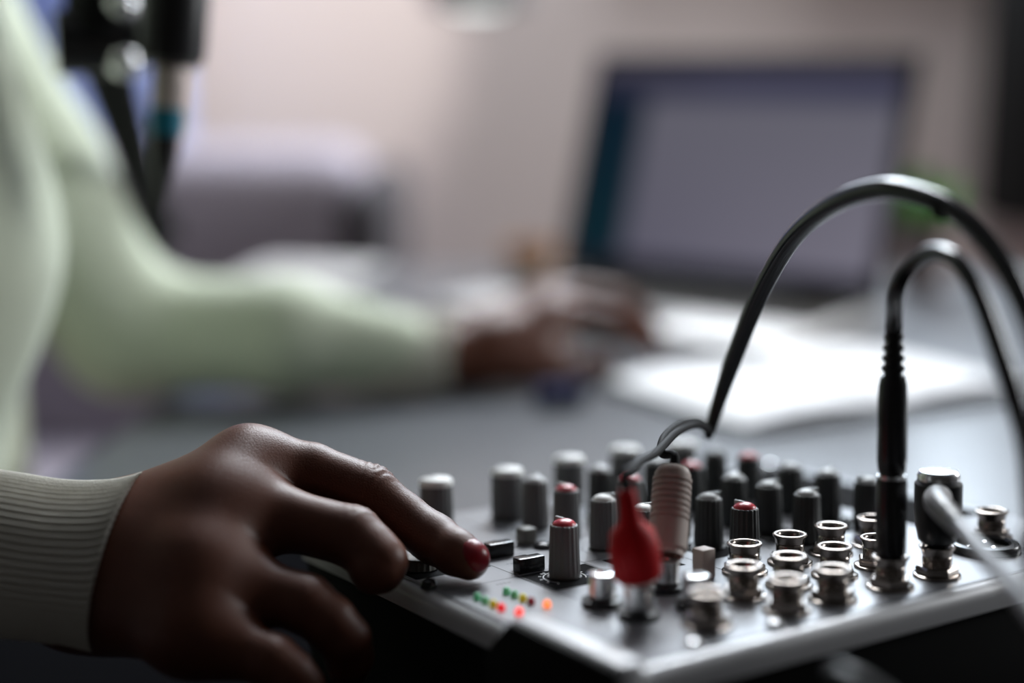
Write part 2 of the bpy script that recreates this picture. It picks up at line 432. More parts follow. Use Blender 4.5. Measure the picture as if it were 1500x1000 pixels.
# knobs: one of each kind, then copies
def make_knob(r0, r1, hs, body, cap, v, u, rz, pt=True, flutes=18):
    prof = [(r0 * .86, .4), (r0 * .98, .5), (r0, .9), (r0 * .995, 2.2), (r0 + (r1 - r0) * .5, hs * .5), (r1, hs - .6), (r1 * .97, hs - .15), (r1 * .93, hs), (r1 * .86, hs + .02)]
    def rip(k, t):
        a = .045 if 2 < k < 7 else (.03 if k >= 7 else 0)
        return 1 + a * max(-.35, math.cos(flutes * t))
    o = MB().lathe([(a * .001, b * .001) for a, b in prof], 144, None, rip).build('knob', M[body], mx, 50)
    c = [(r1 * .86, hs - .2), (r1 * .85, hs + .3), (r1 * .72, hs + 1.0), (r1 * .5, hs + 1.55), (r1 * .25, hs + 1.85), (r1 * .02, hs + 1.95)]
    if r0 > 5.5: c = [(r1 * 1.0, hs - 2.0), (r1 * 1.07, hs - 1.9), (r1 * 1.06, hs - .3), (r1 * .94, hs + .4), (r1 * .6, hs + .75), (r1 * .02, hs + .8)]
    MB().lathe([(a * .001, b * .001) for a, b in c], 48).build('knob_cap', M[cap], o, 60)
    if pt:
        MB().box((.0002, -.00045, (hs + .5) * .001), (r1 * .92 * .001, .00045, (hs + (2.15 if r0 < 5.5 else 1.1)) * .001), .00015, 2).build('pointer', M['pointer'], o)
    MB().lathe([(r0 * 1.12 * .001, .0), (r0 * 1.12 * .001, .0004), (r0 * .6 * .001, .00045)], 32).build('collar', M['black'], o)
    o.matrix_local = mT(v, u, .42, rz)
    return o
KN = {}
def knob(kind, v, u, rz=0.0):
    body, cap, big = kind
    if kind not in KN: KN[kind] = make_knob(*((6.1, 5.75, 18.6) if big else (5.0, 4.45, 17.2)), body, cap, v, u, rz, flutes=22 if big else 18); o = KN[kind]
    else: o = copy_tree(KN[kind], mx); o.matrix_local = mT(v, u, .42, rz)
    return o
G, B_ = 'knob_gray', 'knob_black'
plan = [(G, 'cap_red', 42, 81, 95), (G, 'cap_red', 73.5, 124, 100), (G, 'cap_white', 74.5, 103, -30), (G, 'cap_gray', 73.5, 143.5, 40), (G, 'cap_white', 76, 83, -20),
        (G, 'cap_red', 103, 124.5, 20), (B_, 'cap_gray', 104.5, 145, 60), (B_, 'cap_gray', 104.7, 83, -20), (G, 'cap_white', 108, 104, 200), (B_, 'cap_red', 104.3, 64.5, 100),
        (B_, 'cap_gray', 131.5, 145, 70), (B_, 'cap_red', 137, 130, 40), (B_, 'cap_gray', 134.5, 103, 30), (B_, 'cap_gray', 135.3, 85.6, -10), (B_, 'cap_gray', 136, 67.4, -25),
        (B_, 'knob_black', 161.6, 144, 0), (B_, 'cap_red', 167.6, 131, 60), (B_, 'cap_gray', 165, 105, 100), (B_, 'cap_gray', 167.4, 88, 20), (B_, 'cap_gray', 168.4, 69.4, 150)]
for b, c, v, u, a in plan: knob((b, c, False), v, u, R(a))
for v, u in ((42, 162), (73.2, 162), (106, 167.5), (136.3, 170.5), (163, 166)): knob((G, 'cap_white', True), v, u, R(80 + v))
# short phones dial under the finger
fv, fu = puv(615, 834)
o = MB().lathe([(.0056, 0), (.0064, .0004), (.0062, .0032), (.0055, .0039), (.0030, .0041)], 72, None, lambda k, t: 1 + (.03 * math.cos(20 * t) if k in (1, 2, 3) else 0)).build('dial', M['button_gray'], mx)
o.matrix_local = mT(fv, fu, .42)
# push buttons
def slide_button(x, y):
    v, u = puv(x, y)
    mb = MB().box((-.0050, -.0022, 0), (.0050, .0022, .0050), .0005, 2)
    mb.box((-.0028, .0022, 0), (.0024, .0055, .0042), .0004, 2)
    o = mb.build('push_button', M['black_gloss'], mx); o.matrix_local = mT(v, u, .42); return o
slide_button(775, 838); slide_button(731, 816)
for v in (56.5, 88, 119.5, 151):
    o = MB().box((-.0028, -.0028, 0), (.0028, .0028, .0058), .0008, 3).build('square_button', M['button_gray'], mx); o.matrix_local = mT(v, 124.5, .42)
    o = MB().lathe([(.0033, 0), (.0033, .0012), (.0024, .0018), (.001, .0020)], 28).build('clip_light', M['black_gloss'], mx); o.matrix_local = mT(v + 1.5, 116.5, .42)
v, u = puv(628, 862)
o = MB().lathe([(.0026, 0), (.0026, .0012), (.0020, .0024), (.0008, .0029)], 28).build('screw_head', M['black_gloss'], mx); o.matrix_local = mT(v, u, .42)
for v, u in ((60, 4), (222, 5), (30, 4), (222, 176), (4, 176)):
    o = MB().lathe([(.0026, 0), (.0026, .0009), (.0018, .0016), (.0006, .0018)], 28).build('screw_head', M['steel'], mx); o.matrix_local = mT(v, u, .42); tag(o, 'steel screw head')
# level lights
led_prof = [(.00122, 0), (.00122, .0012), (.00108, .0017), (.0007, .0021), (.0002, .0023)]
for v, row in ((5.6, ('led_green', 'led_green', 'led_yellow', 'led_red')), (16.2, ('led_green', 'led_green', 'led_yellow', 'led_dim'))):
    for u, m in zip((75.6, 71.2, 66.6, 62.2), row):
        o = MB().lathe(led_prof, 20).build('level_light', M[m], mx); o.matrix_local = mT(v, u, .42)
        tag(o, {'led_green': 'green level light', 'led_yellow': 'yellow level light', 'led_red': 'lit red level light', 'led_dim': 'dark red unlit level light'}[m])
for v, u, m in ((18.4, 56.9, 'led_orange'), (7.4, 55.4, 'led_bright')):
    o = MB().lathe(led_prof, 20).build('level_light', M[m], mx); o.matrix_local = mT(v, u, .42); tag(o, 'glowing orange power light' if m == 'led_orange' else 'glowing red light')

# jack sockets
def make_jack(v, u):
    hexr = lambda k, t: 1.0
    n = MB().lathe([(.0040, .0010), (.0040, 0), (.0074, 0), (.0074, .0008), (.0070, .0010), (.0040, .0010)], 36, closed=False)
    vs = []
    n.lathe([(.0044, .0010), (.0066, .0010), (.0066, .0028), (.0060, .0033), (.0044, .0033)], 6, closed=False)
    o = n.build('jack_socket', M['nickel'], mx)
    b = MB().lathe([(.0046, .0032), (.0046, .0062), (.0043, .0066), (.0047, .0070), (.0050, .0086), (.0056, .0093), (.0057, .0098), (.0052, .0101), (.0041, .0099), (.0036, .0092), (.0034, .0012)], 40, closed=False).build('bushing', M['nickel'], o, 45)
    MB().lathe([(.0034, .0012), (.0034, .0013)], 24).build('socket_hole', M['bore'], o)
    o.matrix_local = mT(v, u, .42, R(12)); return o
jp = [(92, 51), (112, 51), (131.5, 51.5), (151.5, 51), (73, 31), (92, 31), (112, 31), (131.5, 31), (45, 15.5), (73, 12.5), (92, 12.5), (116.4, 12), (138, 12), (192.5, 34)]
j0 = make_jack(*jp[0])
for v, u in jp[1:]:
    o = copy_tree(j0, mx); o.matrix_local = mT(v, u, .42, R(12 + 37 * (v % 3)))
# phono sockets
def make_rca(v, u):
    o = MB().lathe([(.0062, 0), (.0062, .0020), (.0048, .0024), (.0048, .0030)], 32).build('phono_socket', M['black'], mx)
    MB().lathe([(.0041, .0028), (.0041, .0086), (.0044, .0088), (.0044, .0096), (.0039, .0100), (.0020, .0100), (.0017, .0096), (.0017, .003)], 32, closed=False).build('contact_ring', M['steel'], o, 40)
    o.matrix_local = mT(v, u, .42); return o
RC = dict(red=(34.5, 33.5), white=(58.5, 50))
r0 = make_rca(33, 49)
for p in ((54, 31), RC['red'], RC['white']):
    o = copy_tree(r0, mx); o.matrix_local = mT(*p, .42)
v, u = puv(1031, 847)
o = MB().box((-.0027, -.0027, 0), (.0027, .0027, .0096), .0006, 2).build('lever_switch', M['plug_white'], mx); o.matrix_local = mT(v, u, .42)
# balanced input socket
v, u = puv(1440, 806)
o = MB().lathe([(.0125, 0), (.0125, .0016), (.0118, .0026), (.0092, .0028), (.0086, .0022), (.0084, .0004)], 48, closed=False).build('round_input_socket', M['black_gloss'], mx)
MB().lathe([(.0085, 0), (.0085, .0006)], 40).build('socket_face', M['bore'], o)
for a in (30, 150, 270):
    MB().lathe([(.0012, 0), (.0012, .0010), (.0004, .0014)], 14, Matrix.Translation((.0045 * math.cos(R(a)), .0045 * math.sin(R(a)), .0006))).build('contact_pin', M['steel'], o)
o.matrix_local = mT(v, u, .42)

# ------------------------------------------------------------------ cables plugged into the mixer
DZ = ez                        # away from the panel
def plug_axis(v, u): return frame(mwd(v, u, .42), ez, ex)
# straight plug
A = plug_axis(116.4, 12)
c1 = empty('instrument_cable', A.translation)
tag(c1, 'black cable with a long straight plug standing upright in the mixer', 'cable')
I1 = Matrix.Translation(-A.translation) @ A
k = .001
MB().lathe([(.0030, 1.6 * k), (.0031, 10.6 * k), (.0046, 10.7 * k), (.0047, 11.5 * k), (.0047, 33 * k), (.0043, 34.2 * k), (.0036, 34.3 * k)], 36, I1).build('plug', M['black_gloss'], c1)
MB().lathe([(.0036, 34.2 * k), (.0044, 34.3 * k), (.0044, 35.3 * k), (.0036, 35.4 * k)], 36, I1).build('plug_ring', M['steel'], c1)
prof = [(.0036, 35.3 * k), (.0041, 36.5 * k), (.0045, 40 * k), (.0045, 58 * k), (.0043, 63 * k), (.0037, 66 * k)]
h = 66.2
for i in range(5):
    rr = .0036 - .00022 * i
    prof += [(rr - .0007, h * k), (rr - .0007, (h + 1.0) * k), (rr, (h + 1.3) * k), (rr, (h + 2.6) * k), (rr - .0004, (h + 2.9) * k)]; h += 3.2
prof += [(.0022, h * k)]
MB().lathe(prof, 32, I1).build('boot', M['black_gloss'], c1)
tip = A @ Vector((0, 0, 80 * k)); t0 = A @ Vector((0, 0, 60 * k))
pth = [t0, tip] + [at(*p) for p in ((1313, 425, 411), (1336, 388, 404), (1368, 370, 394), (1403, 384, 382), (1434, 435, 374), (1462, 510, 369), (1488, 590, 366), (1506, 660, 364), (1516, 760, 362), (1530, 860, 358))]
e1 = on(1750, 1150, .006); e2 = e1 + Vector((.10, .06, 0)); e3 = e2 + Vector((.14, .12, 0))
MB().tube([p - A.translation for p in pth + [e1, e2, e3]], .0026, 16, 10, zmin=ZD + .0056 - A.translation.z).build('cord', M['cord_black'], c1)
# right-angle plug with a grey cord
A = plug_axis(138, 12)
c2 = empty('patch_cable', A.translation); I2 = Matrix.Translation(-A.translation) @ A
tag(c2, 'grey cable on a black right-angle plug capped with metal, running towards the camera', 'cable')
MB().lathe([(.0030, 1.6 * k), (.0031, 10.6 * k), (.0048, 10.7 * k), (.0060, 12 * k), (.0070, 17 * k), (.0074, 22 * k), (.0074, 30 * k), (.0062, 31 * k)], 36, I2).build('plug', M['black'], c2)
MB().lathe([(.0060, 30.9 * k), (.0066, 31 * k), (.0066, 32.8 * k), (.0058, 34 * k), (.002, 34.4 * k)], 36, I2).build('plug_cap', M['steel'], c2); tag(c2.children[-1], 'shiny metal plug cap')
s0 = A @ Vector((0, 0, 25.5 * k)); s1 = at(1375, 738, 420)
ps = [s0, s1, at(1402, 768, 404), at(1440, 812, 378), at(1478, 850, 350), at(1530, 905, 315), at(1640, 1010, 280), on(2050, 1330, .006), on(2300, 1380, .006)]
MB().tube([p - A.translation for p in ps[:3]], lambda t: .0046 - .0016 * t, 18, 8).build('boot', M['cord_gray'], c2)
MB().tube([p - A.translation for p in ps[1:]], .0026, 16, 10, zmin=ZD + .0056 - A.translation.z).build('cord', M['cord_gray'], c2)
# stereo cable splitting into red and white phono plugs
c3 = empty('phono_cable', mwd(*RC['red'], 0)); O3 = mwd(*RC['red'], 0)
tag(c3, 'black stereo cable splitting into one red and one white phono plug', 'cable')
tops = {}
for nm, colr, lean in (('red', 'plug_red', at(912, 690, 402)), ('white', 'plug_white', at(987, 692, 452))):
    b0 = mwd(*RC[nm], 0); z = (lean - (b0 + ez * .008)).normalized()
    A = frame(b0 + ez * .0109, z, ex); I = Matrix.Translation(-O3) @ A
    MB().lathe([(.0048, 4 * k), (.0048, .6 * k), (.0054, .6 * k), (.0054, 4 * k)], 28, I, closed=False).build('plug_sleeve', M['beige_metal'], c3)
    if nm == 'red':
        pf = [(.0058, 1.6 * k), (.0070, 2.2 * k), (.0074, 3.5 * k), (.0074, 10.5 * k), (.0064, 15.5 * k), (.0036, 18.5 * k), (.0029, 21 * k), (.0026, 28 * k), (.0018, 29 * k)]
    else:
        pf = [(.0052, 1.8 * k), (.0062, 2.6 * k), (.0062, 10 * k)]
        for i in range(8): pf += [(.0062, (10.4 + i * 2) * k), (.0062, (11.5 + i * 2) * k), (.0057, (11.7 + i * 2) * k), (.0057, (12.2 + i * 2) * k)]
        pf += [(.0058, 27 * k), (.0048, 29 * k), (.0018, 29.4 * k)]
    MB().lathe(pf, 32, I).build('plug_body', M[colr], c3); tag(c3.children[-1], nm + ' phono plug')
    tops[nm] = A @ Vector((0, 0, 27.5 * k)), z
J = at(1040, 632, 520)
def strand(pts): MB().tube([p - O3 for p in pts], .0014, 12, 10).build('strand', M['rubber'], c3)
tp, z = tops['white']; strand([tp, tp + z * .006, at(970, 664, 460), at(972, 642, 472), at(995, 622, 490), at(1024, 617, 510), J])
tp, z = tops['red']; strand([tp, tp + z * .006, at(922, 690, 408), at(938, 676, 425), at(962, 662, 450), at(990, 634, 480), at(1020, 622, 505), J])
MB().tube([p - O3 for p in (at(1036, 640, 519), J, at(1046, 612, 520), at(1050, 596, 519))], lambda t: .0016 + .0006 * t, 14, 6).build('split_sleeve', M['rubber'], c3)
MB().tube([p - O3 for p in [J, at(1048, 604, 519), at(1064, 555, 514), at(1090, 485, 500), at(1122, 412, 480), at(1164, 345, 455), at(1222, 298, 430), at(1290, 277, 408), at(1352, 288, 392), at(1412, 318, 380), at(1462, 374, 371), at(1500, 445, 364), at(1540, 545, 358), at(1590, 700, 352), on(1950, 880, .006), on(2250, 800, .006)]], lambda t: min(.0032, .0020 + .0075 * t), 16, 10, zmin=ZD + .0062 - O3.z).build('cord', M['cord_black'], c3)
tw = [at(1376, 302, 387), at(1386, 306, 385)]
MB().tube([p - O3 for p in tw], .0038, 14, 2).build('cable_tie', M['rubber'], c3)
# cord leaving the rear side
c4 = empty('power_cord', mwd(70, -8, -14)); O4 = mwd(70, -8, -14)
tag(c4, 'dark cord leaving the rear side of the mixer below its bright front edge', 'cord')
a0 = mwd(70, -7.2, -14); dv = -ey
MB().tube([p - O4 for p in (a0, a0 + dv * .012)], .0045, 20, 2).build('plug', M['rubber'], c4)
MB().tube([p - O4 for p in (a0 + dv * .010, a0 + dv * .022 + Vector((.003, 0, -.002)), at(1225, 985, 335), at(1300, 1030, 318), at(1370, 1150, 305), on(1450, 1750, .006), on(1300, 2300, .006))], .0024, 16, 10, zmin=ZD + .0054 - O4.z).build('cord', M['knob_black'], c4)

# ------------------------------------------------------------------ the person
pr_ = empty('person', (-.55, .72, 0))
tag(pr_, 'seated person in a pale green sweater with one hand on the mixer', 'person')
PO = Vector(pr_.location)
def plink(name, me, m, parent=pr_):
    o = bpy.data.objects.new(name, me); COL.objects.link(o); me.materials.append(m)
    o.parent = parent; o.matrix_parent_inverse = Matrix.Translation(-PO) if parent is pr_ else Matrix.Identity(4)
    return o
def A3(*p): return mm(at(*p))
class Hand:
    def __init__(s, wr, palm, fingers, k=9.0, kp=14.0):
        s.wr, s.palm, s.fingers, s.k, s.kp = wr, palm, fingers, k, kp
    def fing(s, p, i):
        J = s.fingers[i]; d = None
        for (a, ra), (b, rb) in zip(J[:-1], J[1:]):
            c = cone(p, a, b, ra, rb); d = c if d is None else smin(d, c, 2.0)
        return d
    def __call__(s, p):
        d = None
        for a, b, ra, rb in s.palm:
            c = cone(p, a, b, ra, rb); d = c if d is None else smin(d, c, s.kp)
        out = d
        for i in range(len(s.fingers)):
            out = np.minimum(out, smin(d, s.fing(p, i), s.k))
        return out
def bounds(h, pad=4):
    P = []; Rr = []
    for a, b, ra, rb in h.palm: P += [a, b]; Rr += [ra, rb]
    for f in h.fingers:
        for a, r in f: P.append(a); Rr.append(r)
    P = np.array(P); Rr = np.array(Rr)[:, None]
    return (P - Rr).min(0) - pad, (P + Rr).max(0) + pad
def grad(Fn, p):
    e = .2; return np.array([(Fn((p + e * np.eye(3)[i])[None])[0] - Fn((p - e * np.eye(3)[i])[None])[0]) / (2 * e) for i in range(3)])
def nail(h, i, name, L=11.5, W=9.5, normal=None, axis=None, centre=None):
    J = h.fingers[i]; a, ra = J[-2]; b, rb = J[-1]
    ax = (b - a) / np.linalg.norm(b - a) if axis is None else np.array(axis) / np.linalg.norm(axis)
    if normal is None:
        q, _ = J[-3]; u = (a - q) / np.linalg.norm(a - q); nv = u - ax; nv = nv - ax * (nv @ ax)
    else: nv = np.array(normal, float)
    nv = nv - ax * (nv @ ax); nv /= np.linalg.norm(nv); bx = np.cross(ax, nv)
    c = b + ax * rb * .10 if centre is None else centre
    Fn = lambda p: h.fing(p, i)
    def hitp(s, t):
        p = c + ax * s + bx * t + nv * rb * .9
        for _ in range(8):
            g = grad(Fn, p); p = p - g * Fn(p[None])[0] / max(g @ g, .25)
        return p
    vs = []; fs = []; rings = 8; seg = 28
    def pt(r, t):
        cs, sn = math.cos(t), math.sin(t)
        e = 2 / 2.6; x = math.copysign(abs(cs) ** e, cs) * r * L / 2; y = math.copysign(abs(sn) ** e, sn) * r * W / 2
        p = hitp(x, y); return p
    vs.append(pt(0, 0) + nv * .5)
    for k_ in range(1, rings + 1):
        r = k_ / rings
        for j in range(seg):
            p = pt(r, 2 * math.pi * j / seg); vs.append(p + nv * .5 * (1 - .3 * r ** 6))
    for j in range(seg):
        p = pt(1.03, 2 * math.pi * j / seg); vs.append(p - nv * .5)
    for j in range(seg): fs.append((0, 1 + j, 1 + (j + 1) % seg))
    for k_ in range(rings):
        for j in range(seg):
            q = 1 + k_ * seg; fs.append((q + j, q + seg + j, q + seg + (j + 1) % seg, q + (j + 1) % seg))
    me = bpy.data.meshes.new(name); me.from_pydata((np.array(vs) * .001).tolist(), [], fs); me.validate()
    bm = bmesh.new(); bm.from_mesh(me); bmesh.ops.recalc_face_normals(bm, faces=bm.faces[:]); bm.to_mesh(me); bm.free()
    me.polygons.foreach_set('use_smooth', [True] * len(me.polygons))
    return me

# near (right) hand
iM, mM, rM, pM = A3(366, 686, 470), A3(322, 752, 454), A3(292, 838, 438), A3(282, 924, 426)
wR, wU = A3(150, 798, 459), A3(128, 860, 450)
NH = Hand(None,
    palm=[(wR, iM, 11.5, 11.3), (wR, mM, 12, 12.0), (wU, rM, 13.5, 11.6), (wU, pM, 13.0, 11.2), (A3(-90, 800, 458), wR, 12, 11.5), (A3(-90, 852, 452), wU, 13, 12.5), (wR, wU, 12.5, 12.5),
          (wR, (iM + mM) / 2, 12, 10.6), ((wR + wU) / 2, (mM + rM) / 2, 14.5, 11.4), (wU, (rM + pM) / 2, 14, 11), ((wR + wU) / 2, mM, 14, 11.5), ((wR + wU) / 2, rM, 14, 11.5),
          (A3(200, 870, 450), A3(330, 905, 440), 13, 9), (A3(215, 785, 474), A3(330, 775, 480), 14, 11), (iM, mM, 9, 9), (mM, rM, 9, 9), (rM, pM, 9, 9)],
    fingers=[
        [(iM, 11.2), (A3(455, 690, 471), 9.3), (A3(541, 721, 470), 9.2), (A3(590, 758, 467), 8.1), (A3(636, 789, 461), 8.0), (A3(668, 809, 454), 7.3), (A3(687, 820, 451), 6.5)],
        [(mM, 11.6), (A3(425, 762, 453), 9.7), (A3(516, 785, 450), 9.6), (A3(540, 806, 447), 8.8), (A3(556, 823, 445), 8.6), (A3(552, 832, 444), 7.8), (A3(546, 835, 443), 7.0)],
        [(rM, 11.2), (A3(375, 862, 437), 9.2), (A3(447, 884, 434), 9.0), (A3(482, 910, 433), 8.2), (A3(505, 936, 434), 7.8), (A3(512, 962, 438), 7.2), (A3(510, 978, 444), 6.4)],
        [(pM, 10.6), (A3(345, 950, 423), 8.4), (A3(398, 968, 420), 7.8), (A3(425, 988, 419), 7.1), (A3(442, 1008, 420), 6.7), (A3(450, 1030, 423), 6.2), (A3(450, 1044, 428), 5.6)],
        [(A3(225, 770, 480), 13.5), (A3(345, 764, 490), 11), (A3(440, 766, 493), 9.0), (A3(500, 764, 489), 8.2), (A3(540, 774, 483), 6.9)],
    ])
lo, hi = bounds(NH)
V, Q = nets(NH, lo, hi, .9)
# creases over the finger joints
def crease(V, a, b, c, amp, rad, per):
    ax = (c - a) / np.linalg.norm(c - a); q = V - b; s = q @ ax; r = np.linalg.norm(q, axis=1)
    bend = (b - (a + c) / 2); bend = bend - ax * (bend @ ax); bend /= np.linalg.norm(bend) + 1e-9
    w = np.exp(-(s / (rad * .55)) ** 2) * np.clip((q @ bend) / (r + 1e-6) + .35, 0, 1) * (r < rad * 2.2)
    lat = q @ np.cross(ax, bend)
    wave = np.cos(2 * np.pi * (s + .5 * np.sin(lat * .9) + .04 * lat ** 2 * np.sign(s)) / per)
    n = q - np.outer(s, ax); n /= np.linalg.norm(n, axis=1)[:, None] + 1e-9
    return n * (amp * w * np.minimum(wave, .35))[:, None]
f = NH.fingers
V = V + crease(V, f[0][0][0], f[0][2][0], f[0][4][0], .75, 10, 2.6) + crease(V, f[0][2][0], f[0][4][0], f[0][6][0], .4, 7, 2.0) + crease(V, f[1][0][0], f[1][2][0], f[1][4][0], .25, 9, 2.7) + crease(V, f[2][0][0], f[2][2][0], f[2][4][0], .2, 9, 2.7)
hand_me = np_mesh('near_hand', V, Q, .001, 1)

# far (left) hand resting on the laptop
def DK(x, y, r, h=.0): # deck-level point raised by r mm
    return mm(on(x, y, h + r * .001))
LD = .017               # laptop deck height
wF = A3(655, 516, 985)
fi, fm_, fr, fp = A3(800, 462, 1010), A3(812, 446, 1034), A3(806, 442, 1056), A3(788, 446, 1076)
FH = Hand(None,
    palm=[(A3(645, 522, 975), fi, 17, 12), (A3(648, 512, 985), fm_, 17, 12), (A3(652, 508, 1000), fr, 16, 11.5), (A3(655, 508, 1010), fp, 15, 11), (A3(520, 520, 965), A3(645, 520, 978), 20, 18), (A3(520, 515, 985), A3(650, 514, 1000), 20, 16),
          (A3(690, 525, 985), A3(785, 518, 1000), 18, 16), (A3(720, 500, 990), A3(810, 500, 1012), 18, 15), (fi, fm_, 9, 9), (fm_, fr, 9, 9), (fr, fp, 9, 9)],
    fingers=[
        [(fi, 11.5), (A3(850, 459, 1018), 9.2), (A3(898, 469, 1020), 9.0), (A3(932, 491, 1020), 7.9), (A3(953, 509, 1018), 6.8)],
        [(fm_, 11.5), (A3(862, 432, 1038), 9.2), (A3(908, 440, 1042), 9.0), (A3(938, 463, 1042), 8), (A3(955, 487, 1040), 7)],
        [(fr, 11), (A3(850, 430, 1065), 9), (A3(890, 434, 1072), 8.6), (A3(918, 452, 1075), 7.7), (A3(932, 474, 1074), 6.8)],
        [(fp, 10), (A3(822, 440, 1088), 8), (A3(852, 446, 1096), 7.4), (A3(872, 458, 1098), 6.6), (A3(884, 472, 1097), 6)],
        [(A3(700, 535, 980), 14), (A3(775, 540, 985), 11), (A3(825, 540, 992), 9.6), (A3(862, 535, 1000), 8.8), (A3(890, 532, 1006), 7.6)],
    ])
lo, hi = bounds(FH)
V, Q = nets(FH, lo, hi, 1.5)
fhand_me = np_mesh('far_hand', V, Q, .001, 1)

# body under the clothes: one continuous figure (head above the frame)
SHr, SHl = np.array([-395, 570, 740 + 340.]), np.array([-392, 885, 740 + 335.])
ELr, ELl = np.array([-430, 480, 740 + 75.]), A3(182, 484, 958)
NK, HD = np.array([-385, 722, 740 + 400.]), np.array([-355, 720, 740 + 545.])
HIPr, HIPl = np.array([-560, 630, 470.]), np.array([-560, 810, 470.])
KNr, KNl = np.array([-170, 600, 490.]), np.array([-170, 850, 490.])
ANr, ANl = np.array([-190, 600, 85.]), np.array([-190, 850, 85.])
def torso(p, g=0.0):
    d = cone(p, (-330, 676, 740 + 345.), (-311, 676, 740 + 140.), 80 + g, 83 + g)
    d = smin(d, cone(p, (-311, 676, 740 + 140.), (-365, 676, 740 - 45.), 83 + g, 86 + g), 40)
    d = smin(d, cone(p, (-385, 840, 740 + 330.), (-385, 830, 740 - 40.), 84 + g, 88 + g), 90)
    d = smin(d, cone(p, (-440, 745, 740 + 300.), (-470, 740, 740 - 120.), 120 + g, 120 + g), 60)
    d = smin(d, cone(p, (-400, 620, 740 + 330.), (-420, 620, 740 - 60.), 72 + g, 90 + g), 60)
    d = smin(d, ell(p, (-510, 720, 740 - 120.), (112 + g, 150 + g, 170 + g)), 60)
    d = smin(d, cone(p, SHr, SHl, 58 + g, 58 + g), 50)
    return d
def bodyF(p):
    d = torso(p, -14)
    d = smin(d, cone(p, NK - np.array([10, 0, 60]), HD, 54, 50), 25)
    # head looking along +x
    hd = ell(p, HD + np.array([0, 0, 40]), (96, 76, 108)); hd = smin(hd, ell(p, HD + np.array([40, 0, -35]), (58, 56, 62)), 28)
    hd = smin(hd, cone(p, HD + np.array([88, 0, 22]), HD + np.array([108, 0, -6]), 8, 14), 10)
    for s in (-1, 1):
        hd = smin(hd, ell(p, HD + np.array([-5, s * 76, 10]), (20, 8, 32)), 6)
        hd = smin(hd, ell(p, HD + np.array([82, s * 30, 42]), (14, 24, 9)), 10)
        hd = np.maximum(hd, -ell(p, HD + np.array([96, s * 31, 24]), (16, 16, 11)))
    hd = smin(hd, ell(p, HD + np.array([88, 0, -30]), (11, 24, 7)), 5); hd = smin(hd, ell(p, HD + np.array([85, 0, -42]), (11, 21, 8)), 5)
    d = smin(d, hd, 12)
    for sh, el, wr in ((SHr, ELr, (A3(-60, 825, 458))), (SHl, ELl, (A3(560, 518, 975)))):
        d = smin(d, cone(p, sh, el, 44, 36), 30); d = smin(d, cone(p, el, wr, 35, 19), 14)
    for hp, kn, an in ((HIPr, KNr, ANr), (HIPl, KNl, ANl)):
        d = smin(d, cone(p, hp, kn, 74, 52), 40); d = smin(d, cone(p, kn, an, 50, 34), 18)
        d = smin(d, cone(p, an + np.array([0, 0, -40]), an + np.array([150, 0, -52]), 32, 26), 16)
    return d
V, Q = nets(bodyF, (-700, 420, 0), (10, 1060, 1480), 7.0)
body_me = np_mesh('body', V, Q, .001, 1)
def boolean_union(meshes):
    obs = []
    for m_ in meshes:
        o = bpy.data.objects.new('tmp', m_); COL.objects.link(o); obs.append(o)
    for o in obs[1:]:
        md = obs[0].modifiers.new('u', 'BOOLEAN'); md.operation = 'UNION'; md.object = o; md.solver = 'EXACT'
    dg = bpy.context.evaluated_depsgraph_get(); me = bpy.data.meshes.new_from_object(obs[0].evaluated_get(dg))
    for o in obs: bpy.data.objects.remove(o)
    return me
bme = boolean_union([body_me, hand_me, fhand_me]); bme.name = 'body'; bme.materials.clear()
bme.polygons.foreach_set('use_smooth', [True] * len(bme.polygons))
body = plink('body', bme, M['skin'])
def on_body(name, me, m): return plink(name, me, m)
# nails
nc = None
nd = (RT * .62 - FW * .66 + UP * .42)
nailc = NH.fingers[0][-1][0] + mm(RT * .0008 - UP * .0017)
on_body('fingernail', nail(NH, 0, 'fingernail', 14.5, 13.0, normal=nd, axis=mm(RT * .50 - UP * .80 - FW * .18), centre=nailc), M['nail'])
for i in (1, 2, 3, 4): on_body('fingernail', nail(NH, i, 'fingernail', 10, 8.5, normal=mm(RT * .45 + FW * .9 - UP * .1) if i < 4 else mm(UP + FW * .5)), M['nail'])
for i in range(5): on_body('fingernail', nail(FH, i, 'fingernail', 10, 8.5, normal=None if i < 4 else mm(UP)), M['nail'])
# eyes and hair
for s in (-1, 1):
    c = Vector(tuple((HD + np.array([83, s * 31, 24])) * .001)); b = MB().lathe([(.0001, -.013), (.008, -.0105), (.0128, -.003), (.0128, .003), (.008, .0105), (.0001, .013)], 20, Matrix.Translation(c))
    o = b.build('eye', M['eye_white'], pr_, 80); o.matrix_parent_inverse = Matrix.Translation(-PO)
    b = MB().lathe([(.006, 0), (.0055, .0012), (.001, .0016)], 18, frame(c + Vector((.0118, 0, 0)), (1, 0, 0))); q = b.build('iris', M['hair'], o)
def hairF(p):
    d = ell(p, HD + np.array([-8, 0, 48]), (104, 86, 116)); d = smin(d, ell(p, HD + np.array([-95, 0, 55]), (62, 62, 62)), 20)
    return np.maximum(d, -ell(p, HD + np.array([70, 0, -10]), (78, 84, 92)))
V, Q = nets(hairF, HD - 190, HD + 190, 5.0)
on_body('hair', np_mesh('hair', V, Q), M['hair'])
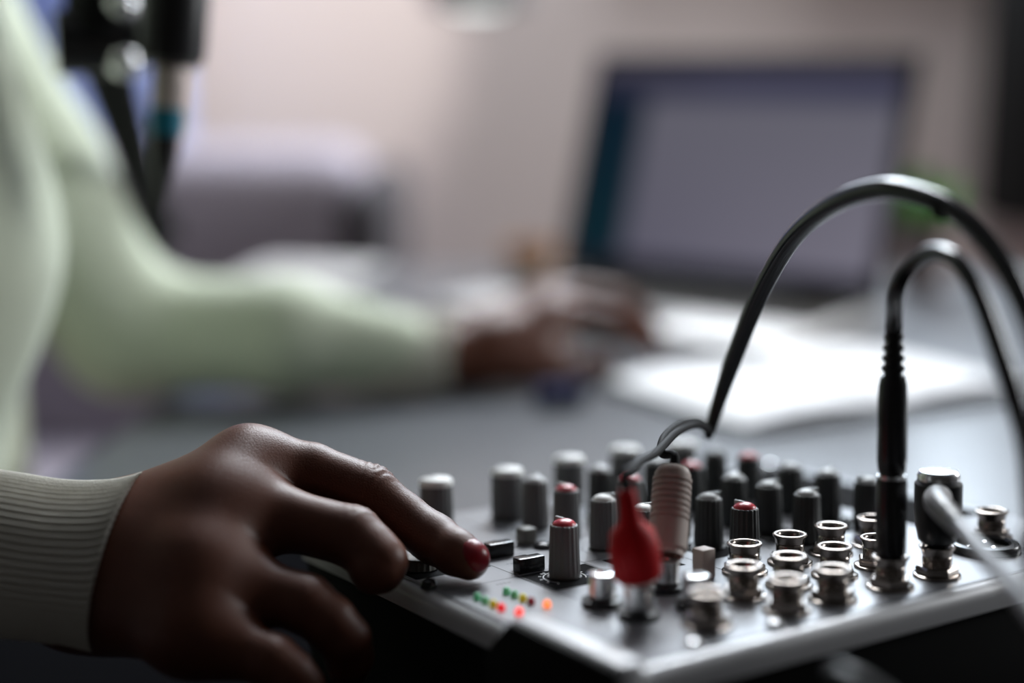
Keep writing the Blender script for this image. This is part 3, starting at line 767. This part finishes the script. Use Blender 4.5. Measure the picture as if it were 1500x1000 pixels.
# sweater
def sweaterF(p):
    d = torso(p, 0)
    d = np.maximum(d, 650 - p[:, 2])
    # far sleeve
    s1 = A3(30, 262, 900); e = ELl
    a = cone(p, SHl, s1, 54, 50); a = smin(a, cone(p, s1, e, 50, 42), 25)
    fa = smin(cone(p, e, A3(420, 491, 958), 40, 38), cone(p, A3(420, 491, 958), A3(585, 515, 970), 38, 28), 12)
    a = smin(a, fa, 22)
    b = smin(cone(p, SHr, ELr, 64, 52), cone(p, ELr, A3(-60, 816, 452), 50, 26), 16)
    d = smin(d, a, 14); d = smin(d, b, 14)
    return np.maximum(d, -(np.linalg.norm((p - (NK + np.array([0, 0, 8]))) / np.array([1, 1, 1.0]), axis=1) - 60))
V, Q = nets(sweaterF, (-700, 380, 640), (20, 1060, 1180), 5.0)
sw = on_body('sweater', np_mesh('sweater', V, Q, .001, 2), M['sweater'])
# ribbed cuffs: rings of (centre, half long axis, half near axis)
def cuff(secs, ribs, amp, m, name='cuff', seg=None, sub=6):
    seg = seg or ribs * 6
    C = catmull([Vector(s[0]) for s in secs], sub); Lg = catmull([Vector(s[1]) for s in secs], sub); Sh = catmull([Vector(s[2]) for s in secs], sub)
    vs = []; fs = []; n = len(C)
    rings = [(i, 0) for i in range(n)] + [(n - 1, .0012), (n - 1, .0030), (n - 3, .0034), (max(0, n - 9), .0034)]
    for (i, inn) in rings:
        ax = (C[min(i + 1, n - 1)] - C[max(i - 1, 0)]).normalized()
        for j in range(seg):
            t = 2 * math.pi * j / seg; p = C[i] + Lg[i] * math.cos(t) + Sh[i] * math.sin(t)
            nn = (p - C[i]).normalized()
            rr = amp * (abs(math.cos(ribs * t / 2)) - .6) - inn
            vs.append(p + nn * rr - (ax * .0004 if inn == .0012 else Vector()))
    for i in range(len(rings) - 1):
        for j in range(seg):
            a, b = i * seg + j, i * seg + (j + 1) % seg; fs.append((a, b, b + seg, a + seg))
    o = MB().add(vs, fs).build(name, m, pr_, 70); o.matrix_parent_inverse = Matrix.Translation(-PO); return o
def sec(top, bot, z, near, dz):
    """a sleeve section from its upper and lower outline spots, its depth and the shift of its near side"""
    t, b = at(*top, z + 8), at(*bot, z - 8); c = (t + b) / 2
    m_ = at((top[0] + bot[0]) / 2 + near[0], (top[1] + bot[1]) / 2 + near[1], z - dz)
    return c, (t - b) / 2, m_ - c
cuff([sec((-170, 672), (-190, 920), 452, (-8, 4), 24), sec((-90, 680), (-110, 926), 451, (-12, 4), 24), sec((0, 690), (-20, 930), 450, (-16, 4), 24), sec((90, 704), (48, 936), 450, (-24, 4), 25), sec((150, 705), (98, 943), 450, (-28, 4), 25), sec((186, 700), (128, 950), 450, (-31, 4), 25), sec((211, 693), (144, 954), 450, (-36, 2), 25)], 66, .0017, M['rib'])
cuff([sec((560, 456), (545, 572), 970, (0, 0), 27), sec((620, 460), (610, 572), 974, (-3, 0), 27), sec((668, 464), (658, 569), 978, (-5, 0), 26)], 44, .0016, M['rib'])
# trousers and shoes
def trF(p):
    d = ell(p, (-525, 720, 560.), (135, 170, 150))
    for hp, kn, an in ((HIPr, KNr, ANr), (HIPl, KNl, ANl)):
        d = smin(d, cone(p, hp, kn, 88, 66), 40); d = smin(d, cone(p, kn, an + np.array([0, 0, 20]), 64, 56), 18)
    d = np.maximum(d, 70 - p[:, 2])
    return d
V, Q = nets(trF, (-700, 480, 60), (-80, 960, 720), 8.0)
on_body('trousers', np_mesh('trousers', V, Q), M['trousers'])
for an in (ANr, ANl):
    fn = lambda p: np.maximum(smin(cone(p, an + np.array([-15, 0, -40]), an + np.array([160, 0, -50]), 42, 36), cone(p, an, an + np.array([0, 0, -40]), 42, 42), 15), 1 - p[:, 2])
    V, Q = nets(fn, an - 120, an + 240, 6.0); on_body('shoe', np_mesh('shoe', V, Q), M['shoe'])

# ------------------------------------------------------------------ laptop
bl, br = on(818, 405, .012), on(1290, 456, .012)
e = (br - bl); e.z = 0; W = e.length; e.normalize(); fw = Vector((e.y, -e.x, 0))    # towards the user
lp = empty('laptop', bl - Vector((0, 0, .012))); lp.rotation_euler.z = math.atan2(e.y, e.x)
tag(lp, 'open silver laptop with a dim screen standing behind the papers', 'laptop')
# local: x along hinge, -y towards the user
MB().box((0, -.205, .001), (W, .004, LD - .001), .004, 3).build('base', M['alu'], lp)
kb = MB().box((.010, -.122, LD - .0012), (W - .010, -.006, LD - .0004), .0003, 1).build('keyboard', M['bezel'], lp)
kw = (W - .052) / 14
k0 = None
for r_ in range(5):
    for c_ in range(14):
        x = .026 + c_ * kw; y = -.113 + r_ * .020
        if k0 is None: k0 = MB().box((0, 0, 0), (kw - .003, .0165, .0016), .0005, 2).build('key', M['key'], kb); o = k0
        else: o = k0.copy(); COL.objects.link(o); o.parent = kb
        o.location = (x, y, LD - .0006)
MB().box((W / 2 - .052, -.196, LD - .0012), (W / 2 + .052, -.138, LD - .0006), .0002, 1).build('touchpad', M['cord_gray'], lp)
Hh = .222
TL = Matrix.Translation((0, .001, LD)) @ Matrix.Rotation(R(-18), 4, 'X')
MB().box((0, -.003, 0), (W, .003, Hh), .0018, 2, TL).build('lid', M['bezel'], lp)
scn = MB().add([TL @ Vector(p) for p in ((.009, -.0034, .016), (W - .012, -.0034, .016), (W - .012, -.0034, Hh - .012), (.009, -.0034, Hh - .012))], [(0, 1, 2, 3)]).build('screen', M['screen'], lp, smooth=False)
uvl = scn.data.uv_layers.new(name='UVMap')
poly = scn.data.polygons[0]
for li in poly.loop_indices:
    vi = scn.data.loops[li].vertex_index; uvl.data[li].uv = ((0, 0), (1, 0), (1, 1), (0, 1))[vi]
tag(scn, 'dim screen with a dark teal side column and a navy top bar')
for x in (.06, W - .06): MB().tube([(x - .02, .002, LD - .001), (x + .02, .002, LD - .001)], .0045, 16, 1).build('hinge', M['bezel'], lp)

# ------------------------------------------------------------------ papers and things on the desk
pn, pl_, pf_, prr = [p + Vector((.010, -.027, 0)) for p in (on(1060, 622), on(868, 558), on(1270, 495), on(1468, 562))]
nb = empty('notebook', pn); tag(nb, 'open white notebook lying on the desk behind the mixer, in front of the laptop', 'notebook')
cs = [pn, prr, prr + (pl_ - pn), pl_]
def slab(cs, o, h0, h1, name, m, par, grow=0.0):
    c = sum(cs, Vector()) / 4
    q = [p + (p - c).normalized() * grow - o for p in cs]
    bm = bmesh.new(); b0 = [bm.verts.new((p.x, p.y, h0)) for p in q]; b1 = [bm.verts.new((p.x, p.y, h1)) for p in q]
    bm.faces.new(b0[::-1]); bm.faces.new(b1)
    for i in range(4): bm.faces.new((b0[i], b0[(i + 1) % 4], b1[(i + 1) % 4], b1[i]))
    bmesh.ops.bevel(bm, geom=bm.edges[:], offset=.0012, segments=2, affect='EDGES')
    mb = MB(); mb.frombm(bm); return mb.build(name, m, par)
slab(cs, pn, .0002, .0030, 'cover', M['cover_dark'], nb, .004)
half = [(cs[0] + cs[1]) / 2, cs[1], cs[2], (cs[2] + cs[3]) / 2]; half2 = [cs[0], (cs[0] + cs[1]) / 2, (cs[2] + cs[3]) / 2, cs[3]]
def page_block(c4, name):      # a swelling stack of leaves
    n = 14; vs = []; fs = []
    for lvl in (0, 1):
        for i in range(n + 1):
            t = i / n; a = c4[0].lerp(c4[1], t); b = c4[3].lerp(c4[2], t)
            for q in (a, b):
                h = .003 if lvl == 0 else .003 + .0095 * (math.sin(math.pi * (t * .92 + .06)) ** .5)
                vs.append((q.x - pn.x, q.y - pn.y, h))
    m2 = 2 * (n + 1)
    for i in range(n):
        a = 2 * i; fs += [(m2 + a, m2 + a + 2, m2 + a + 3, m2 + a + 1), (a, a + 1, a + 3, a + 2), (a, a + 2, m2 + a + 2, m2 + a), (a + 1, m2 + a + 1, m2 + a + 3, a + 3)]
    fs += [(0, m2, m2 + 1, 1), (2 * n, 2 * n + 1, m2 + 2 * n + 1, m2 + 2 * n)]
    MB().add(vs, fs).build(name, M['paper'], nb, 40)
page_block(half, 'page_block'); page_block(half2, 'page_block')
mk = empty('marker_pen', on(826, 577)); tag(mk, 'dark navy marker pen on the desk beside the far hand', 'pen')
p0, p1 = on(786, 580, .0083), on(852, 575, .0083); o_ = Vector(mk.location)
MB().tube([p0 - o_, p0.lerp(p1, .62) - o_], .0072, 20, 1).build('barrel', M['navy'], mk)
MB().tube([p0.lerp(p1, .6) - o_, p1 - o_], .0078, 20, 1).build('cap', M['navy'], mk)
# sheets of paper by the desk edge
ps_ = empty('paper_stack', on(440, 408)); tag(ps_, 'stack of white paper on the far end of the desk behind the far arm', 'paper')
c0 = on(440, 412); qs = [c0 + Vector(p) for p in ((-.06, -.09, 0), (.06, -.11, 0), (.08, .03, 0), (-.04, .05, 0))]
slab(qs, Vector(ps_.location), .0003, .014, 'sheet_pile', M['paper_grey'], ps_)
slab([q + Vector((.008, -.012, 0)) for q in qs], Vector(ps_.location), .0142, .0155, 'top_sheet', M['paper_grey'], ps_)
# wooden pen pot, potted plant
ob = empty('wooden_bowl', on(777, 406)); tag(ob, 'small orange-brown wooden bowl beside the left edge of the laptop', 'bowl')
MB().lathe([(.014, .0005), (.020, .004), (.026, .018), (.028, .034), (.0255, .034), (.023, .018), (.017, .007), (.001, .005)], 36).build('bowl_body', M['orange'], ob)
pp = empty('potted_plant', on(1347, 420)); tag(pp, 'small green plant in a clay pot behind the right edge of the laptop', 'potted plant')
MB().lathe([(.020, .0005), (.030, .055), (.032, .055), (.032, .066), (.028, .066), (.026, .056), (.001, .054)], 36).build('pot', M['pot'], pp)
MB().lathe([(.0265, .055), (.02, .058), (.001, .060)], 24).build('soil', M['soil'], pp)
random.seed(5)
for i in range(16):
    a = 2 * math.pi * i / 16 * 2.4; L_ = random.uniform(.05, .075); el = random.uniform(.6, 1.4); d = Vector((math.cos(a) * math.cos(el), math.sin(a) * math.cos(el), math.sin(el))); s_ = d.cross(Vector((0, 0, 1))).normalized(); up_ = s_.cross(d)
    o0 = Vector((.008 * math.cos(a), .008 * math.sin(a), .058)); vs = []; fs = []
    for lvl in (0, 1):
        for t, w in ((0, .10), (.3, .75), (.55, 1), (.8, .65), (1, .05)):
            c_ = o0 + d * L_ * t + Vector((0, 0, -.012 * t * t)); ww = .012 * w
            vs += [c_ - s_ * ww - up_ * .001 * lvl, c_ + up_ * (-.002 - .001 * lvl), c_ + s_ * ww - up_ * .001 * lvl]
    for lvl in (0, 15):
        for r_ in range(4):
            for q in (0, 1):
                a_ = lvl + r_ * 3 + q; fs.append((a_, a_ + 1, a_ + 4, a_ + 3))
    for r_ in range(4):
        for q in (0, 2): a_ = r_ * 3 + q; fs.append((a_, a_ + 3, a_ + 18, a_ + 15))
    MB().add(vs, fs).build('leaf', M['leaf'], pp)

# ------------------------------------------------------------------ microphone and its arm
ba = empty('boom_arm', on(262, 470)); O = Vector(ba.location)
tag(ba, 'black microphone boom arm slanting down behind the green sleeve', 'boom arm')
j1 = at(230, 335, 1060); j0 = at(144, 62, 700); jm = at(178, 60, 700)
pb = Vector((j1.x - .018, j1.y + .02, ZD)); ba.location = pb; O = pb
MB().lathe([(.045, 0), (.045, .006), (.040, .010), (.012, .014)], 32).build('base_plate', M['black'], ba)
MB().tube([Vector((0, 0, .01)), j1 - O + Vector((0, 0, -.005))], .008, 16, 1).build('post', M['black'], ba)
sd = Vector((.0055, .002, 0))
for s in (-1, 1): MB().tube([j1 - O + sd * s, j0 - O + sd * s], .0065, 14, 1).build('arm_bar', M['black_matte'], ba)
MB().tube([j1 - O - sd * 2.5, j1 - O + sd * 2.5], .010, 20, 1).build('pivot', M['black'], ba)
MB().tube([j0 - O - sd * 3.5, j0 - O + sd * 3.5], .016, 20, 1).build('pivot', M['black'], ba)
MB().tube([j0 - O, at(150, -20, 703) - O, at(140, -120, 700) - O], .018, 18, 4).build('upper_arm', M['black_matte'], ba)
MB().tube([j0 - O, at(160, -30, 705) - O, at(215, -20, 700) - O], .014, 14, 4).build('arm_head', M['black'], ba)
for q in ((178, 8, 690), (182, 92, 690)):
    c = at(*q); MB().lathe([(.0080 * math.cos(R(a_)), .0080 * math.sin(R(a_))) for a_ in range(-85, 86, 10)], 28, frame(c - O, (.1, -1, .35))).build('thumb_screw', M['steel'], ba); tag(ba.children[-1], 'shiny thumb screw')
MB().tube([at(165, -20, 702) - O, at(184, 100, 704) - O], .012, 14, 1).build('bracket', M['black'], ba)
mc = empty('microphone', at(250, 90, 662)); O = Vector(mc.location)
tag(mc, 'black studio microphone hanging upside down with a teal ringed plug below', 'microphone')
ax0 = at(250, 98, 662); zdn = (at(238, 275, 668) - ax0).normalized()
A = Matrix.Translation(-O) @ frame(ax0, zdn)
def px(n): return n / F * .662
MB().lathe([(px(44), -px(190)), (px(50), -px(170)), (px(50), -px(30)), (px(47), -px(8)), (px(30), 0)], 40, A).build('mic_body', M['black'], mc)
MB().lathe([(px(12), -px(180) - .07), (px(40), -px(180) - .055), (px(48), -px(180) - .03), (px(48), -px(182))], 40, A).build('mic_grille', M['cord_gray'], mc)
MB().lathe([(px(24), 0), (px(25), px(4)), (px(25), px(58)), (px(22), px(62))], 32, A).build('connector', M['beige_metal'], mc)
MB().lathe([(px(24), px(60)), (px(26), px(62)), (px(26), px(98)), (px(22), px(100))], 32, A).build('teal_ring', M['teal'], mc)
MB().lathe([(px(21), px(98)), (px(21), px(125)), (px(10), px(180)), (px(6), px(205))], 28, A).build('plug_boot', M['black'], mc)
cb = [A @ Vector((0, 0, px(200))) , at(232, 320, 730) - O, at(225, 370, 800) - O, at(228, 420, 950) - O, at(255, 470, 1060) - O]
cb = [A @ Vector((0, 0, px(200))), A @ Vector((0, 0, px(216)))]
MB().tube(cb, px(5.5), 12, 1).build('cable_end', M['cord_black'], mc)

# ------------------------------------------------------------------ background furniture
sf = empty('sofa', (-.62, 2.1, 0)); tag(sf, 'low grey-purple sofa against the wall behind the far arm', 'sofa')
def bgx(px_, y): return (px_ - 750) / F * (y / math.cos(TH)) 
xs = (-1.45, bgx(488, 1.64) - .02)
def zat(py, y):                # height whose image row is py at distance y
    d = FW - UP * ((py - 500) / F); return CAM.z + d.z * (y / d.y)
st = zat(216, 2.0)
O = Vector(sf.location)
MB().box(Vector((xs[0], 1.98, .30)) - O, Vector((xs[1] + .02, 2.18, st)) - O, .05, 5).build('backrest', M['sofa'], sf)
MB().box(Vector((xs[0], 1.66, .12)) - O, Vector((xs[1], 2.0, .42)) - O, .04, 4).build('seat_cushion', M['sofa'], sf)
MB().box(Vector((xs[1] + .021, 1.68, .12)) - O, Vector((xs[1] + .075, 2.18, zat(262, 1.8))) - O, .03, 4).build('armrest', M['sofa_dark'], sf); tag(sf.children[-1], 'darker armrest')
for x in (xs[0] + .06, xs[1] + .048):
    for y in (1.72, 2.12): MB().lathe([(.02, 0), (.025, .13)], 16, Matrix.Translation(Vector((x, y, 0)) - O)).build('leg', M['black'], sf)
ct = empty('curtain', (-.9, 2.38, 0)); tag(ct, 'blue curtain hanging behind the microphone', 'curtain')
vs = []; fs = []; n = 90
for lvl in (0, 1):
    for i in range(n + 1):
        t = i / n; x = -.62 + t * 1.03; y = .02 * math.sin(t * 44) + .012 * math.sin(t * 19) + lvl * .006
        for z in (.03, 2.3): vs.append((x, y, z))
m2 = 2 * (n + 1)
for i in range(n):
    a = 2 * i; fs += [(a, a + 2, a + 3, a + 1), (m2 + a, m2 + a + 1, m2 + a + 3, m2 + a + 2), (a, m2 + a, m2 + a + 2, a + 2), (a + 1, a + 3, m2 + a + 3, m2 + a + 1)]
fs += [(0, 1, m2 + 1, m2), (2 * n, m2 + 2 * n, m2 + 2 * n + 1, 2 * n + 1)]
cx = bgx(285, 2.38) - .41
ct.location.x = cx
MB().add(vs, fs).build('cloth', M['blue_cloth'], ct, 80)
MB().tube([(-.68, .003, 2.31), (.46, .003, 2.31)], .012, 14, 1).build('rod', M['black'], ct)
ys = 2.30
xa = bgx(1460, ys); zb = zat(335, ys)
sp = empty('wall_mounted_loudspeaker', (xa + .16, 2.5, zb)); tag(sp, 'tall black loudspeaker mounted on the wall right of the laptop', 'loudspeaker')
MB().box((-.16, -.20, 0), (.16, -.03, .62), .008, 3).build('cabinet', M['black_matte'], sp)
MB().lathe([(.095, 0), (.10, .004), (.085, .008), (.06, -.002), (.03, .0), (.001, .008)], 40, frame((0, -.2015, .2), (0, -1, 0))).build('woofer', M['rubber'], sp)
MB().lathe([(.035, 0), (.036, .004), (.02, .006), (.001, .008)], 32, frame((0, -.2015, .46), (0, -1, 0))).build('tweeter', M['rubber'], sp)
MB().box((-.06, -.03, .2), (.06, -.0005, .42), .004, 2).build('wall_bracket', M['black_matte'], sp)
# pendant lamp
yl = 1.75
pc = Vector((bgx(703, yl), yl, zat(8, yl)))
pd = empty('pendant_lamp', pc); tag(pd, 'dark pendant lamp with a pale glowing underside hanging above the laptop', 'lamp')
MB().lathe([(.058, .004), (.062, .0), (.060, .02), (.045, .055), (.018, .085), (.018, .10)], 40, closed=False).build('lamp_shade', M['lamp_dark'], pd)
MB().lathe([(.001, -.006), (.022, -.004), (.038, .004), (.040, .012), (.001, .02)], 32).build('diffuser', M['lamp_glow'], pd)
MB().tube([(0, 0, .098), (0, 0, ZC - pc.z)], .003, 10, 1).build('cord', M['black'], pd)

# ------------------------------------------------------------------ light
def area(name, loc, to, size, power, color=(1, 1, 1), sy=None, spread=None):
    l = bpy.data.lights.new(name, 'AREA'); l.energy = power; l.size = size; l.color = color
    if sy: l.shape = 'RECTANGLE'; l.size_y = sy
    if spread: l.spread = spread
    o = bpy.data.objects.new(name, l); COL.objects.link(o); o.location = loc
    o.rotation_euler = (Vector(to) - Vector(loc)).to_track_quat('-Z', 'Y').to_euler(); return o
def spot(name, loc, to, power, ang, blend, color=(1, 1, 1), r=.03):
    l = bpy.data.lights.new(name, 'SPOT'); l.energy = power; l.spot_size = R(ang); l.spot_blend = blend; l.color = color; l.shadow_soft_size = r
    o = bpy.data.objects.new(name, l); COL.objects.link(o); o.location = loc
    o.rotation_euler = (Vector(to) - Vector(loc)).to_track_quat('-Z', 'Y').to_euler(); return o
area('ceiling_panel_light', (.30, 2.25, 2.3), (.05, .7, ZD), 1.1, 62, (.91, .955, 1), .5)
area('side_light', (2.15, 1.5, 1.5), (-.3, .75, .95), .7, 34, (.95, .98, 1), .8)
spot('wall_washer', (.1, 1.4, 2.35), (.0, 2.5, 1.0), 36, 80, 1.0, (1, .95, .92), .1)
spot('wall_spot', (bgx(440, 2.5), 1.7, 1.6), (bgx(440, 2.5), 2.5, 1.07), 42, 36, .35, (1, .95, .92), .05)
spot('curtain_spot', (-.75, 1.9, 2.3), (-.78, 2.38, 1.0), 40, 50, 1.0, (.55, .68, 1), .1)
w = bpy.data.worlds.new('world'); sc.world = w; w.use_nodes = True
w.node_tree.nodes['Background'].inputs[0].default_value = (.56, .52, .48, 1); w.node_tree.nodes['Background'].inputs[1].default_value = .042
vs_ = sc.view_settings; sc.display_settings.display_device = 'sRGB'
vs_.view_transform = 'Standard'; vs_.look = 'None'; vs_.exposure = 0; vs_.gamma = 1; vs_.use_curve_mapping = False
